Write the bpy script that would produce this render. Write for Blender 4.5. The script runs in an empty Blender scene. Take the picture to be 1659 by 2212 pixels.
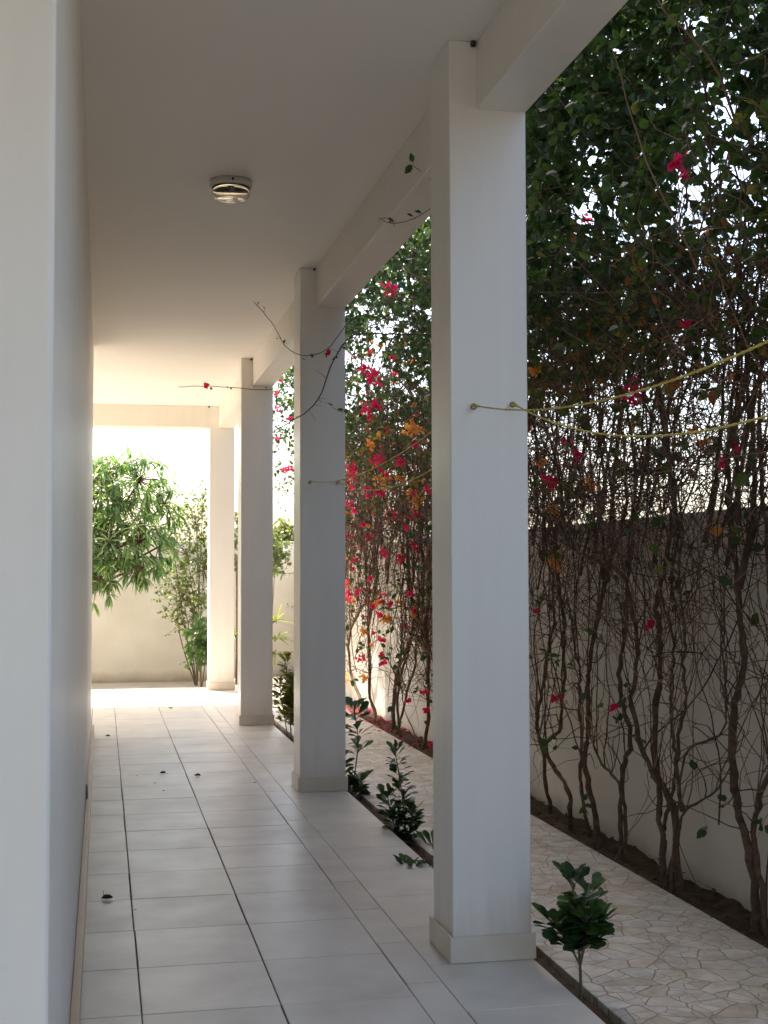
import bpy, bmesh, math, random
import numpy as np
from mathutils import Vector, Matrix, noise

# ------------------------------------------------------------------ camera
S = bpy.context.scene
COL = S.collection
FPX, YAW, PIT, ROLL = 2905.375, 0.2063, 0.0435, -0.0026
CAM = np.array([0.0, 0.0, 1.3])
_r0 = np.array([math.cos(YAW), -math.sin(YAW), 0.0])
_fw = np.array([math.sin(YAW)*math.cos(PIT), math.cos(YAW)*math.cos(PIT), math.sin(PIT)])
_u0 = np.cross(_r0, _fw)
_R = _r0*math.cos(ROLL) + _u0*math.sin(ROLL)
_U = -_r0*math.sin(ROLL) + _u0*math.cos(ROLL)
cd = bpy.data.cameras.new('camera'); cam = bpy.data.objects.new('camera', cd); COL.objects.link(cam)
M = Matrix(((_R[0], _U[0], -_fw[0], CAM[0]), (_R[1], _U[1], -_fw[1], CAM[1]), (_R[2], _U[2], -_fw[2], CAM[2]), (0, 0, 0, 1)))
cam.matrix_world = M
cd.sensor_fit = 'VERTICAL'; cd.sensor_height = 36.0; cd.sensor_width = 27.0
cd.lens = FPX/2212*36.0
cd.clip_start = 0.05; cd.clip_end = 1000
S.camera = cam

# ------------------------------------------------------------------ light
SUNDIR = Vector((-0.30, 0.647, 1.0)).normalized()
EL = math.asin(SUNDIR.z); AZ = math.atan2(SUNDIR.x, SUNDIR.y)
w = bpy.data.worlds.new('World'); S.world = w; w.use_nodes = True
nt = w.node_tree; bg = nt.nodes['Background']
sky = nt.nodes.new('ShaderNodeTexSky'); sky.sky_type = 'NISHITA'; sky.sun_disc = False
sky.sun_elevation = EL; sky.sun_rotation = AZ; sky.air_density = 1.0; sky.dust_density = 4.0; sky.ozone_density = 1.0
nt.links.new(sky.outputs[0], bg.inputs[0]); bg.inputs[1].default_value = 0.145
sl = bpy.data.lights.new('sun', 'SUN'); sl.energy = 3.8; sl.angle = math.radians(0.5); sl.color = (1.0, 0.93, 0.82)
so = bpy.data.objects.new('sun', sl); COL.objects.link(so); so.rotation_euler = SUNDIR.to_track_quat('Z', 'Y').to_euler()
so.location = (0, 0, 20)
S.view_settings.view_transform = 'Standard'; S.view_settings.look = 'None'
S.view_settings.gamma = 1.0; S.view_settings.exposure = 2.0
S.render.engine = 'CYCLES'
S.cycles.use_denoising = True
S.cycles.max_bounces = 12; S.cycles.diffuse_bounces = 8; S.cycles.transmission_bounces = 8; S.cycles.transparent_max_bounces = 8
S.cycles.caustics_reflective = False; S.cycles.caustics_refractive = False

# ------------------------------------------------------------------ helpers
def ray(x, y): return _R*(x-829.5)/FPX + _U*(1106-y)/FPX + _fw
def at(x, y, X=None, Y=None, Z=None):
    """Point of the place that lies on the plane X=, Y= or Z= at this spot of the photograph (1659x2212 grid)."""
    d = ray(x, y)
    i, v = (0, X) if X is not None else (1, Y) if Y is not None else (2, Z)
    return Vector(CAM + d*((v-CAM[i])/d[i]))

def tag(o, label=None, cat=None, group=None, kind=None):
    if label: o['label'] = label
    if cat: o['category'] = cat
    if group: o['group'] = group
    if kind: o['kind'] = kind
    return o

def empty(name, loc, label, cat, group=None):
    o = bpy.data.objects.new(name, None); COL.objects.link(o); o.location = loc
    o.empty_display_size = 0.1
    return tag(o, label, cat, group)

class MB:
    """collects vertices and faces of ONE mesh"""
    def __init__(s): s.v = []; s.f = []; s.r = []; s.n = 0
    def add(s, vs, fs, rnd=0.5):
        vs = np.asarray(vs, float)
        s.v.append(vs); s.f += [tuple(i+s.n for i in f) for f in fs]; s.n += len(vs)
        s.r += list(rnd) if hasattr(rnd, '__len__') else [rnd]*len(fs)
    def box(s, a, b, rnd=0.5):
        x0, y0, z0 = a; x1, y1, z1 = b
        s.add([(x0,y0,z0),(x1,y0,z0),(x1,y1,z0),(x0,y1,z0),(x0,y0,z1),(x1,y0,z1),(x1,y1,z1),(x0,y1,z1)],
              [(3,2,1,0),(4,5,6,7),(0,1,5,4),(1,2,6,5),(2,3,7,6),(3,0,4,7)], rnd)
    def tube(s, pts, rad, n=5, rnd=0.5, cap=True):
        P = np.asarray(pts, float); k = len(P)
        T = np.gradient(P, axis=0); T /= (np.linalg.norm(T, axis=1)[:, None]+1e-9)
        ref = np.array([0.31, 0.2, 0.93]) if abs(T[0][2]) < 0.8 else np.array([0.9, 0.3, 0.1])
        A = np.cross(T, ref); A /= (np.linalg.norm(A, axis=1)[:, None]+1e-9); B = np.cross(T, A)
        rad = np.broadcast_to(np.asarray(rad, float), (k,))
        th = np.arange(n)*2*math.pi/n
        V = P[:, None, :] + rad[:, None, None]*(np.cos(th)[None, :, None]*A[:, None, :]+np.sin(th)[None, :, None]*B[:, None, :])
        fs = [(i*n+j, i*n+(j+1) % n, (i+1)*n+(j+1) % n, (i+1)*n+j) for i in range(k-1) for j in range(n)]
        if cap: fs += [tuple(range(n-1, -1, -1)), tuple((k-1)*n+j for j in range(n))]
        s.add(V.reshape(-1, 3), fs, rnd)
    def leaves(s, P, D, N, L, W, tmpl, rnd):
        """one small blade per row of P: D tip direction, N normal"""
        P, D, N = (np.asarray(a, float) for a in (P, D, N)); n = len(P)
        if n == 0: return
        D = D/(np.linalg.norm(D, axis=1)[:, None]+1e-9)
        Sd = np.cross(D, N); Sd /= (np.linalg.norm(Sd, axis=1)[:, None]+1e-9); N = np.cross(Sd, D)
        tv, tf = tmpl; tv = np.asarray(tv, float); m = len(tv)
        L = np.broadcast_to(np.asarray(L, float), (n,)); W = np.broadcast_to(np.asarray(W, float), (n,))
        V = (P[:, None, :] + (L[:, None]*tv[None, :, 0])[:, :, None]*D[:, None, :] + (W[:, None]*tv[None, :, 1])[:, :, None]*Sd[:, None, :]
             + (L[:, None]*tv[None, :, 2])[:, :, None]*N[:, None, :])
        s.v.append(V.reshape(-1, 3))
        for i in range(n):
            b = s.n+i*m
            for f in tf: s.f.append(tuple(b+j for j in f)); s.r.append(float(rnd[i]))
        s.n += n*m
    def build(s, name, mat, parent=None, smooth=False, origin=None, bevel=0):
        me = bpy.data.meshes.new(name)
        V = np.concatenate(s.v) if s.v else np.zeros((0, 3))
        if origin is not None: V = V-np.asarray(origin)
        if parent is not None: V = V-np.array(world_loc(parent))
        me.vertices.add(len(V)); me.vertices.foreach_set('co', V.astype(np.float32).ravel())
        ls = np.array([len(f) for f in s.f], np.int32); tot = int(ls.sum())
        me.loops.add(tot); me.loops.foreach_set('vertex_index', np.fromiter((i for f in s.f for i in f), np.int32, tot))
        me.polygons.add(len(ls)); me.polygons.foreach_set('loop_start', np.concatenate([[0], np.cumsum(ls)[:-1]]).astype(np.int32))
        me.polygons.foreach_set('loop_total', ls)
        me.update(calc_edges=True); me.validate()
        if len(me.polygons) == len(s.r):
            a = me.attributes.new('rnd', 'FLOAT', 'FACE'); a.data.foreach_set('value', np.array(s.r, np.float32))
        me.materials.append(mat)
        me.polygons.foreach_set('use_smooth', [bool(smooth)]*len(me.polygons))
        o = bpy.data.objects.new(name, me); COL.objects.link(o)
        if origin is not None: o.location = origin
        if parent is not None: o.parent = parent
        if bevel:
            b = o.modifiers.new('bevel', 'BEVEL'); b.width = bevel; b.segments = 3; b.limit_method = 'ANGLE'; b.harden_normals = False
        return o

def world_loc(o):
    p = Vector((0, 0, 0))
    while o is not None: p += o.location; o = o.parent
    return p

# ------------------------------------------------------------------ materials
def mat(name, base, rough=0.6, spec=0.5, var=None, scale=3.0, detail=5.0, bump=0.0, bscale=60.0, trans=0.0, transcol=None,
        rndramp=None, extra=None):
    m = bpy.data.materials.new(name); m.use_nodes = True; t = m.node_tree; N = t.nodes; L = t.links
    p = N['Principled BSDF']; p.inputs['Roughness'].default_value = rough; p.inputs['Specular IOR Level'].default_value = spec
    tc = N.new('ShaderNodeTexCoord')
    colsock = None
    if rndramp:
        at_ = N.new('ShaderNodeAttribute'); at_.attribute_name = 'rnd'
        rp = N.new('ShaderNodeValToRGB'); L.new(at_.outputs['Fac'], rp.inputs[0])
        e = rp.color_ramp.elements
        e[0].position, e[0].color = rndramp[0][0], (*rndramp[0][1], 1); e[1].position, e[1].color = rndramp[-1][0], (*rndramp[-1][1], 1)
        for ps, c in rndramp[1:-1]:
            q = e.new(ps); q.color = (*c, 1)
        colsock = rp.outputs[0]
    elif var:
        nz = N.new('ShaderNodeTexNoise'); nz.inputs['Scale'].default_value = scale; nz.inputs['Detail'].default_value = detail
        L.new(tc.outputs['Object'], nz.inputs['Vector'])
        rp = N.new('ShaderNodeValToRGB'); L.new(nz.outputs[0], rp.inputs[0])
        rp.color_ramp.elements[0].position = 0.3; rp.color_ramp.elements[0].color = (*base, 1)
        rp.color_ramp.elements[1].position = 0.7; rp.color_ramp.elements[1].color = (*var, 1)
        colsock = rp.outputs[0]
    else:
        p.inputs['Base Color'].default_value = (*base, 1)
    if colsock is not None: L.new(colsock, p.inputs['Base Color'])
    if bump:
        nb = N.new('ShaderNodeTexNoise'); nb.inputs['Scale'].default_value = bscale; nb.inputs['Detail'].default_value = 6
        L.new(tc.outputs['Object'], nb.inputs['Vector'])
        bp = N.new('ShaderNodeBump'); bp.inputs['Strength'].default_value = bump; bp.inputs['Distance'].default_value = 0.01
        L.new(nb.outputs[0], bp.inputs['Height']); L.new(bp.outputs[0], p.inputs['Normal'])
    if trans:
        tr = N.new('ShaderNodeBsdfTranslucent'); mx = N.new('ShaderNodeMixShader'); mx.inputs[0].default_value = trans
        if transcol: tr.inputs[0].default_value = (*transcol, 1)
        elif colsock is not None:
            g = N.new('ShaderNodeMixRGB'); g.blend_type = 'MULTIPLY'; g.inputs[0].default_value = 1
            g.inputs[2].default_value = (2.6, 2.3, 1.3, 1); L.new(colsock, g.inputs[1]); L.new(g.outputs[0], tr.inputs[0])
        L.new(p.outputs[0], mx.inputs[1]); L.new(tr.outputs[0], mx.inputs[2]); L.new(mx.outputs[0], N['Material Output'].inputs[0])
    if extra: extra(m, t, p, tc, colsock)
    return m

def foot_dirt(col, hmax, amount):
    """splash dirt on the lowest centimetres of a wall, with a ragged upper edge (world height)"""
    def f(m, t, p, tc, cs):
        N, L = t.nodes, t.links
        geo = N.new('ShaderNodeNewGeometry'); sx = N.new('ShaderNodeSeparateXYZ'); L.new(geo.outputs['Position'], sx.inputs[0])
        nz = N.new('ShaderNodeTexNoise'); nz.inputs['Scale'].default_value = 3.5; nz.inputs['Detail'].default_value = 8
        L.new(geo.outputs['Position'], nz.inputs['Vector'])
        ma = N.new('ShaderNodeMath'); ma.operation = 'MULTIPLY_ADD'; L.new(nz.outputs[0], ma.inputs[0]); ma.inputs[1].default_value = -hmax*2.4
        L.new(sx.outputs[2], ma.inputs[2])
        mr = N.new('ShaderNodeMapRange'); L.new(ma.outputs[0], mr.inputs[0])
        mr.inputs[1].default_value = -0.22; mr.inputs[2].default_value = -0.10+hmax*0.3; mr.inputs[3].default_value = amount+0.1; mr.inputs[4].default_value = 0.0
        mx = N.new('ShaderNodeMixRGB'); L.new(mr.outputs[0], mx.inputs[0]); mx.inputs[2].default_value = (*col, 1)
        if cs is not None: L.new(cs, mx.inputs[1])
        L.new(mx.outputs[0], p.inputs['Base Color'])
    return f

def scuffs(m, t, p, tc, cs):
    """faint roller streaks, scuffs and hairline marks in the paint"""
    N, L = t.nodes, t.links
    geo = N.new('ShaderNodeNewGeometry')
    mp = N.new('ShaderNodeMapping'); mp.inputs['Scale'].default_value = (9, 9, 0.8); L.new(geo.outputs['Position'], mp.inputs[0])
    n1 = N.new('ShaderNodeTexNoise'); n1.inputs['Scale'].default_value = 1.6; n1.inputs['Detail'].default_value = 6; L.new(mp.outputs[0], n1.inputs['Vector'])
    n2 = N.new('ShaderNodeTexNoise'); n2.inputs['Scale'].default_value = 23; n2.inputs['Detail'].default_value = 9; n2.inputs['Roughness'].default_value = 0.75; L.new(geo.outputs['Position'], n2.inputs['Vector'])
    r1 = N.new('ShaderNodeMapRange'); L.new(n1.outputs[0], r1.inputs[0]); r1.inputs[1].default_value = 0.35; r1.inputs[2].default_value = 0.75; r1.inputs[3].default_value = 1.0; r1.inputs[4].default_value = 0.955
    r2 = N.new('ShaderNodeMapRange'); L.new(n2.outputs[0], r2.inputs[0]); r2.inputs[1].default_value = 0.66; r2.inputs[2].default_value = 0.74; r2.inputs[3].default_value = 1.0; r2.inputs[4].default_value = 0.80
    mu = N.new('ShaderNodeMath'); mu.operation = 'MULTIPLY'; L.new(r1.outputs[0], mu.inputs[0]); L.new(r2.outputs[0], mu.inputs[1])
    mx = N.new('ShaderNodeMixRGB'); mx.blend_type = 'MULTIPLY'; mx.inputs[0].default_value = 1; L.new(cs, mx.inputs[1]); L.new(mu.outputs[0], mx.inputs[2])
    sx = N.new('ShaderNodeSeparateXYZ'); L.new(geo.outputs['Position'], sx.inputs[0])
    ma = N.new('ShaderNodeMath'); ma.operation = 'MULTIPLY_ADD'; L.new(n1.outputs[0], ma.inputs[0]); ma.inputs[1].default_value = -0.35; L.new(sx.outputs[2], ma.inputs[2])
    rd = N.new('ShaderNodeMapRange'); L.new(ma.outputs[0], rd.inputs[0]); rd.inputs[1].default_value = -0.12; rd.inputs[2].default_value = 0.06; rd.inputs[3].default_value = 0.35; rd.inputs[4].default_value = 0.0
    m2 = N.new('ShaderNodeMixRGB'); L.new(rd.outputs[0], m2.inputs[0]); L.new(mx.outputs[0], m2.inputs[1]); m2.inputs[2].default_value = (0.50, 0.38, 0.26, 1)
    L.new(m2.outputs[0], p.inputs['Base Color'])
M_paint = mat('paint_cream', (0.80, 0.755, 0.68), 0.42, 0.5, var=(0.84, 0.80, 0.725), scale=1.3, bump=0.10, bscale=24, extra=scuffs)
M_ceil = mat('paint_ceiling', (0.82, 0.78, 0.71), 0.7, 0.3, var=(0.85, 0.81, 0.745), scale=0.9, bump=0.10, bscale=18)
M_pillar = mat('paint_pillar', (0.80, 0.77, 0.715), 0.33, 0.5, var=(0.83, 0.80, 0.745), scale=2.0, bump=0.09, bscale=20, extra=scuffs)
M_skirt = mat('skirting_tile', (0.60, 0.53, 0.43), 0.35, 0.5, var=(0.68, 0.62, 0.52), scale=9, bump=0.03)
M_skirtw = mat('skirting_tan', (0.55, 0.41, 0.27), 0.4, 0.5, var=(0.63, 0.49, 0.34), scale=6, bump=0.03)
M_cwall = mat('garden_wall', (0.70, 0.65, 0.56), 0.85, 0.25, var=(0.81, 0.765, 0.675), scale=1.9, bump=0.25, bscale=22,
              extra=foot_dirt((0.33, 0.25, 0.16), 0.055, 0.7))
M_grout = mat('grout', (0.13, 0.10, 0.075), 0.9, 0.2, var=(0.22, 0.175, 0.135), scale=20)
M_soil = mat('soil', (0.055, 0.035, 0.022), 0.95, 0.15, var=(0.13, 0.085, 0.055), scale=14, bump=0.9, bscale=45)
M_ground = mat('dry_ground', (0.13, 0.11, 0.09), 0.95, 0.15, var=(0.18, 0.155, 0.125), scale=2.5, bump=0.6, bscale=30)
M_bark = mat('bark', (0.065, 0.040, 0.025), 0.85, 0.25, var=(0.17, 0.11, 0.07), scale=30, bump=0.7, bscale=90)
M_twig = mat('twig', (0.10, 0.055, 0.035), 0.8, 0.3, rndramp=[(0.0, (0.05, 0.028, 0.020)), (0.5, (0.11, 0.058, 0.038)), (1.0, (0.36, 0.22, 0.14))])  # light tan end of the ramp imitates sunlit twigs
M_leaf = mat('vine_leaf', (0.04, 0.08, 0.02), 0.42, 0.5, trans=0.42,
             rndramp=[(0.0, (0.014, 0.036, 0.012)), (0.5, (0.028, 0.066, 0.018)), (0.85, (0.06, 0.10, 0.024)), (0.97, (0.17, 0.14, 0.035)), (1.0, (0.24, 0.11, 0.04))])
M_pink = mat('bract_magenta', (0.5, 0.02, 0.1), 0.6, 0.3, trans=0.62, transcol=(0.85, 0.03, 0.14),
             rndramp=[(0.0, (0.42, 0.012, 0.055)), (0.6, (0.62, 0.025, 0.11)), (1.0, (0.72, 0.09, 0.22))])
M_orange = mat('bract_orange', (0.7, 0.3, 0.08), 0.6, 0.3, trans=0.62, transcol=(0.85, 0.38, 0.08),
               rndramp=[(0.0, (0.55, 0.20, 0.05)), (0.6, (0.70, 0.33, 0.08)), (1.0, (0.78, 0.50, 0.14))])
M_glossleaf = mat('sapling_leaf', (0.03, 0.07, 0.02), 0.36, 0.5, trans=0.22,
                  rndramp=[(0.0, (0.014, 0.038, 0.014)), (0.6, (0.03, 0.075, 0.022)), (1.0, (0.07, 0.14, 0.03))])
M_crotonleaf = mat('bush_leaf', (0.1, 0.1, 0.02), 0.36, 0.5, trans=0.3,
                   rndramp=[(0.0, (0.08, 0.10, 0.025)), (0.6, (0.15, 0.165, 0.035)), (1.0, (0.28, 0.25, 0.05))])
M_mango = mat('mango_leaf', (0.05, 0.12, 0.03), 0.28, 0.7, trans=0.42,
              rndramp=[(0.0, (0.05, 0.105, 0.045)), (0.6, (0.10, 0.19, 0.075)), (1.0, (0.22, 0.32, 0.12))])
M_shrub = mat('shrub_leaf', (0.1, 0.14, 0.04), 0.45, 0.4, trans=0.35,
              rndramp=[(0.0, (0.05, 0.08, 0.028)), (0.6, (0.10, 0.14, 0.045)), (1.0, (0.22, 0.24, 0.07))])
M_stem = mat('green_stem', (0.12, 0.10, 0.055), 0.7, 0.3, var=(0.17, 0.14, 0.08), scale=30)
M_rope = mat('rope_yellow', (0.52, 0.42, 0.06), 0.6, 0.3, var=(0.62, 0.52, 0.12), scale=80)
M_metal = mat('rusty_hook', (0.10, 0.07, 0.05), 0.5, 0.5, var=(0.25, 0.2, 0.17), scale=60)
M_dry = mat('dry_leaf', (0.07, 0.05, 0.03), 0.8, 0.2, rndramp=[(0, (0.045, 0.035, 0.025)), (1, (0.12, 0.085, 0.05))])
M_clump = mat('grime', (0.06, 0.038, 0.024), 0.95, 0.1, var=(0.1, 0.065, 0.04), scale=60, bump=0.8)
M_socket = mat('grey_plastic', (0.16, 0.14, 0.12), 0.45, 0.5, var=(0.2, 0.175, 0.15), scale=20)
M_red = mat('red_paint', (0.45, 0.03, 0.02), 0.4, 0.5, var=(0.5, 0.045, 0.03), scale=9)
M_lampring = mat('lamp_enamel', (0.55, 0.50, 0.44), 0.35, 0.6, var=(0.6, 0.55, 0.48), scale=12)
M_black = mat('lamp_holder', (0.025, 0.022, 0.02), 0.4, 0.5, var=(0.035, 0.03, 0.028), scale=12)

def glassmat():
    m = bpy.data.materials.new('lamp_glass'); m.use_nodes = True; t = m.node_tree; p = t.nodes['Principled BSDF']
    p.inputs['Base Color'].default_value = (0.93, 0.88, 0.78, 1); p.inputs['Roughness'].default_value = 0.06
    p.inputs['Transmission Weight'].default_value = 1.0; p.inputs['IOR'].default_value = 1.45
    nz = t.nodes.new('ShaderNodeTexNoise'); nz.inputs['Scale'].default_value = 30; tc = t.nodes.new('ShaderNodeTexCoord')
    t.links.new(tc.outputs['Object'], nz.inputs[0]); b = t.nodes.new('ShaderNodeBump'); b.inputs['Strength'].default_value = 0.08
    t.links.new(nz.outputs[0], b.inputs['Height']); t.links.new(b.outputs[0], p.inputs['Normal'])
    return m
M_glass = glassmat()

def tilemat():
    def ex(m, t, p, tc, cs):
        N, L = t.nodes, t.links
        a = N.new('ShaderNodeAttribute'); a.attribute_name = 'rnd'
        geo = N.new('ShaderNodeNewGeometry')
        n1 = N.new('ShaderNodeTexNoise'); n1.inputs['Scale'].default_value = 3.2; n1.inputs['Detail'].default_value = 7; n1.inputs['Roughness'].default_value = 0.62
        L.new(geo.outputs['Position'], n1.inputs['Vector'])
        r = N.new('ShaderNodeValToRGB'); L.new(n1.outputs[0], r.inputs[0])
        r.color_ramp.elements[0].position = 0.28; r.color_ramp.elements[0].color = (0.60, 0.56, 0.495, 1)
        r.color_ramp.elements[1].position = 0.62; r.color_ramp.elements[1].color = (0.75, 0.71, 0.645, 1)
        mx = N.new('ShaderNodeMixRGB'); mx.blend_type = 'MULTIPLY'; mx.inputs[0].default_value = 1
        r2 = N.new('ShaderNodeValToRGB'); L.new(a.outputs['Fac'], r2.inputs[0])
        r2.color_ramp.elements[0].color = (0.90, 0.90, 0.90, 1); r2.color_ramp.elements[1].color = (1, 1, 1, 1)
        L.new(r.outputs[0], mx.inputs[1]); L.new(r2.outputs[0], mx.inputs[2]); L.new(mx.outputs[0], p.inputs['Base Color'])
        mr = N.new('ShaderNodeMapRange'); L.new(n1.outputs[0], mr.inputs[0]); mr.inputs[1].default_value = 0.3; mr.inputs[2].default_value = 0.7
        mr.inputs[3].default_value = 0.42; mr.inputs[4].default_value = 0.30; L.new(mr.outputs[0], p.inputs['Roughness'])
        n2 = N.new('ShaderNodeTexNoise'); n2.inputs['Scale'].default_value = 7; n2.inputs['Detail'].default_value = 2; L.new(geo.outputs['Position'], n2.inputs['Vector'])
        bp = N.new('ShaderNodeBump'); bp.inputs['Strength'].default_value = 0.012; bp.inputs['Distance'].default_value = 0.02
        L.new(n2.outputs[0], bp.inputs['Height']); L.new(bp.outputs[0], p.inputs['Normal'])
    return mat('floor_tile', (0.6, 0.56, 0.5), 0.3, 0.5, extra=ex)
M_tile = tilemat()

def crazymat():
    def ex(m, t, p, tc, cs):
        N, L = t.nodes, t.links
        geo = N.new('ShaderNodeNewGeometry')
        nz = N.new('ShaderNodeTexNoise'); nz.inputs['Scale'].default_value = 5; nz.inputs['Detail'].default_value = 3
        L.new(geo.outputs['Position'], nz.inputs['Vector'])
        mp = N.new('ShaderNodeMixRGB'); mp.blend_type = 'LINEAR_LIGHT'; mp.inputs[0].default_value = 0.035
        L.new(geo.outputs['Position'], mp.inputs[1]); L.new(nz.outputs['Color'], mp.inputs[2])
        v1 = N.new('ShaderNodeTexVoronoi'); v1.voronoi_dimensions = '2D'; v1.feature = 'DISTANCE_TO_EDGE'; v1.inputs['Scale'].default_value = 8.8
        v2 = N.new('ShaderNodeTexVoronoi'); v2.voronoi_dimensions = '2D'; v2.feature = 'F1'; v2.inputs['Scale'].default_value = 8.8
        L.new(mp.outputs[0], v1.inputs['Vector']); L.new(mp.outputs[0], v2.inputs['Vector'])
        sp = N.new('ShaderNodeSeparateXYZ'); L.new(v2.outputs['Color'], sp.inputs[0])
        v3 = N.new('ShaderNodeTexVoronoi'); v3.voronoi_dimensions = '2D'; v3.feature = 'DISTANCE_TO_EDGE'; v3.inputs['Scale'].default_value = 15
        v4 = N.new('ShaderNodeTexVoronoi'); v4.voronoi_dimensions = '2D'; v4.feature = 'F1'; v4.inputs['Scale'].default_value = 15
        L.new(mp.outputs[0], v3.inputs['Vector']); L.new(mp.outputs[0], v4.inputs['Vector'])
        gt = N.new('ShaderNodeMath'); gt.operation = 'GREATER_THAN'; L.new(sp.outputs[1], gt.inputs[0]); gt.inputs[1].default_value = 0.55
        sc3 = N.new('ShaderNodeMath'); sc3.operation = 'MULTIPLY'; L.new(v3.outputs['Distance'], sc3.inputs[0]); sc3.inputs[1].default_value = 1.1
        mn = N.new('ShaderNodeMath'); mn.operation = 'MINIMUM'; L.new(v1.outputs['Distance'], mn.inputs[0]); L.new(sc3.outputs[0], mn.inputs[1])
        ed = N.new('ShaderNodeMix'); ed.data_type = 'FLOAT'; L.new(gt.outputs[0], ed.inputs[0]); L.new(v1.outputs['Distance'], ed.inputs[2]); L.new(mn.outputs[0], ed.inputs[3])
        s4 = N.new('ShaderNodeSeparateXYZ'); L.new(v4.outputs['Color'], s4.inputs[0])
        cm = N.new('ShaderNodeMix'); cm.data_type = 'FLOAT'; L.new(gt.outputs[0], cm.inputs[0]); L.new(sp.outputs[0], cm.inputs[2]); L.new(s4.outputs[0], cm.inputs[3])
        r = N.new('ShaderNodeValToRGB'); L.new(cm.outputs[0], r.inputs[0])
        e = r.color_ramp.elements; e[0].position = 0; e[0].color = (0.55, 0.49, 0.40, 1); e[1].position = 1; e[1].color = (0.74, 0.71, 0.65, 1)
        for ps, c in ((0.2, (0.66, 0.62, 0.55)), (0.5, (0.70, 0.67, 0.60)), (0.75, (0.60, 0.595, 0.58))):
            q = e.new(ps); q.color = (*c, 1)
        n3 = N.new('ShaderNodeTexNoise'); n3.inputs['Scale'].default_value = 11; n3.inputs['Detail'].default_value = 8; n3.inputs['Roughness'].default_value = 0.7
        L.new(geo.outputs['Position'], n3.inputs['Vector'])
        r3 = N.new('ShaderNodeValToRGB'); L.new(n3.outputs[0], r3.inputs[0]); r3.color_ramp.elements[0].position = 0.35; r3.color_ramp.elements[0].color = (0.66, 0.60, 0.52, 1)
        r3.color_ramp.elements[1].position = 0.65; r3.color_ramp.elements[1].color = (1, 1, 1, 1)
        mm = N.new('ShaderNodeMixRGB'); mm.blend_type = 'MULTIPLY'; mm.inputs[0].default_value = 1; L.new(r.outputs[0], mm.inputs[1]); L.new(r3.outputs[0], mm.inputs[2])
        jr = N.new('ShaderNodeMapRange'); L.new(ed.outputs[0], jr.inputs[0]); jr.inputs[1].default_value = 0.008; jr.inputs[2].default_value = 0.032
        mj = N.new('ShaderNodeMixRGB'); L.new(jr.outputs[0], mj.inputs[0]); mj.inputs[1].default_value = (0.25, 0.205, 0.155, 1); L.new(mm.outputs[0], mj.inputs[2])
        L.new(mj.outputs[0], p.inputs['Base Color'])
        ad = N.new('ShaderNodeMath'); ad.operation = 'MULTIPLY_ADD'; L.new(n3.outputs[0], ad.inputs[0]); ad.inputs[1].default_value = 0.35; L.new(jr.outputs[0], ad.inputs[2])
        bp = N.new('ShaderNodeBump'); bp.inputs['Strength'].default_value = 0.5; bp.inputs['Distance'].default_value = 0.006
        L.new(ad.outputs[0], bp.inputs['Height']); L.new(bp.outputs[0], p.inputs['Normal'])
    return mat('crazy_paving', (0.6, 0.5, 0.4), 0.55, 0.4, extra=ex)
M_path = crazymat()

# ------------------------------------------------------------------ dimensions (metres)
XI, XO, XB = 1.1457, 1.4176, 1.243
CEIL, BB = 3.11, 2.8755
PW = XO-XI
PZ = [0.86, 4.374, 7.900, 11.387, 14.80]
YEND = 15.07
XWALL = -0.08
YW0, YW1 = 2.25, 11.0
XEDGE, FEND = 1.4256, 15.245
XPI, XPO, XCW = 1.549, 2.35, 2.62
GP = -0.06
GS = -0.10

# ------------------------------------------------------------------ ground, floor, path
random.seed(3); np.random.seed(3)
g = MB(); g.add([(-300, -300, -0.22), (300, -300, -0.22), (300, 300, -0.22), (-300, 300, -0.22)], [(0, 1, 2, 3)])
tag(g.build('ground', M_ground), kind='structure')

yard = MB(); yard.box((-9.0, FEND+0.002, -0.215), (XPI-0.002, 18.2, -0.17)); tag(yard.build('yard_ground', mat('pale_sand', (0.42, 0.36, 0.28), 0.95, 0.15, var=(0.50, 0.44, 0.35), scale=2.5, bump=0.6, bscale=30)), kind='structure')
# veranda floor: every tile a slightly tilted slab on a grout bed
f = MB()
f.box((-9.0, -2.0, -0.30), (XEDGE, FEND, -0.0035))
bed = f.build('floor_slab', M_grout); tag(bed, kind='structure')
t = MB()
XA, XBm, XC, XD, T, R0 = 0.1212, 0.5324, 0.9437, 1.0615, 0.4735, 4.0668
def tile(x0, x1, y0, y1):
    gx = (0.0019 if x1 < 0.95 and x1 > -0.1 else 0.0013)+0.0009*random.random(); gp = 0.0020+0.0008*random.random(); x0 += gx; x1 -= gx; y0 += gp; y1 -= gp
    tx, ty = np.random.uniform(-0.0008, 0.0008, 2); jz = np.random.uniform(-0.0004, 0.0003)
    cx, cy = (x0+x1)/2, (y0+y1)/2; b = 0.0013
    def z(x, y): return jz+(x-cx)*tx+(y-cy)*ty
    top = [(x0+b, y0+b), (x1-b, y0+b), (x1-b, y1-b), (x0+b, y1-b)]; out = [(x0, y0), (x1, y0), (x1, y1), (x0, y1)]
    vs = [(x, y, z(x, y)) for x, y in top]+[(x, y, z(x, y)-0.0016) for x, y in out]+[(x, y, -0.0034) for x, y in out]
    fs = [(0, 1, 2, 3)]+[(4+i, 4+(i+1) % 4, (i+1) % 4, i) for i in range(4)]+[(8+i, 8+(i+1) % 4, 4+(i+1) % 4, 4+i) for i in range(4)]
    t.add(vs, fs, random.random())
rows = [R0+T*i for i in range(-13, 25)]
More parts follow.
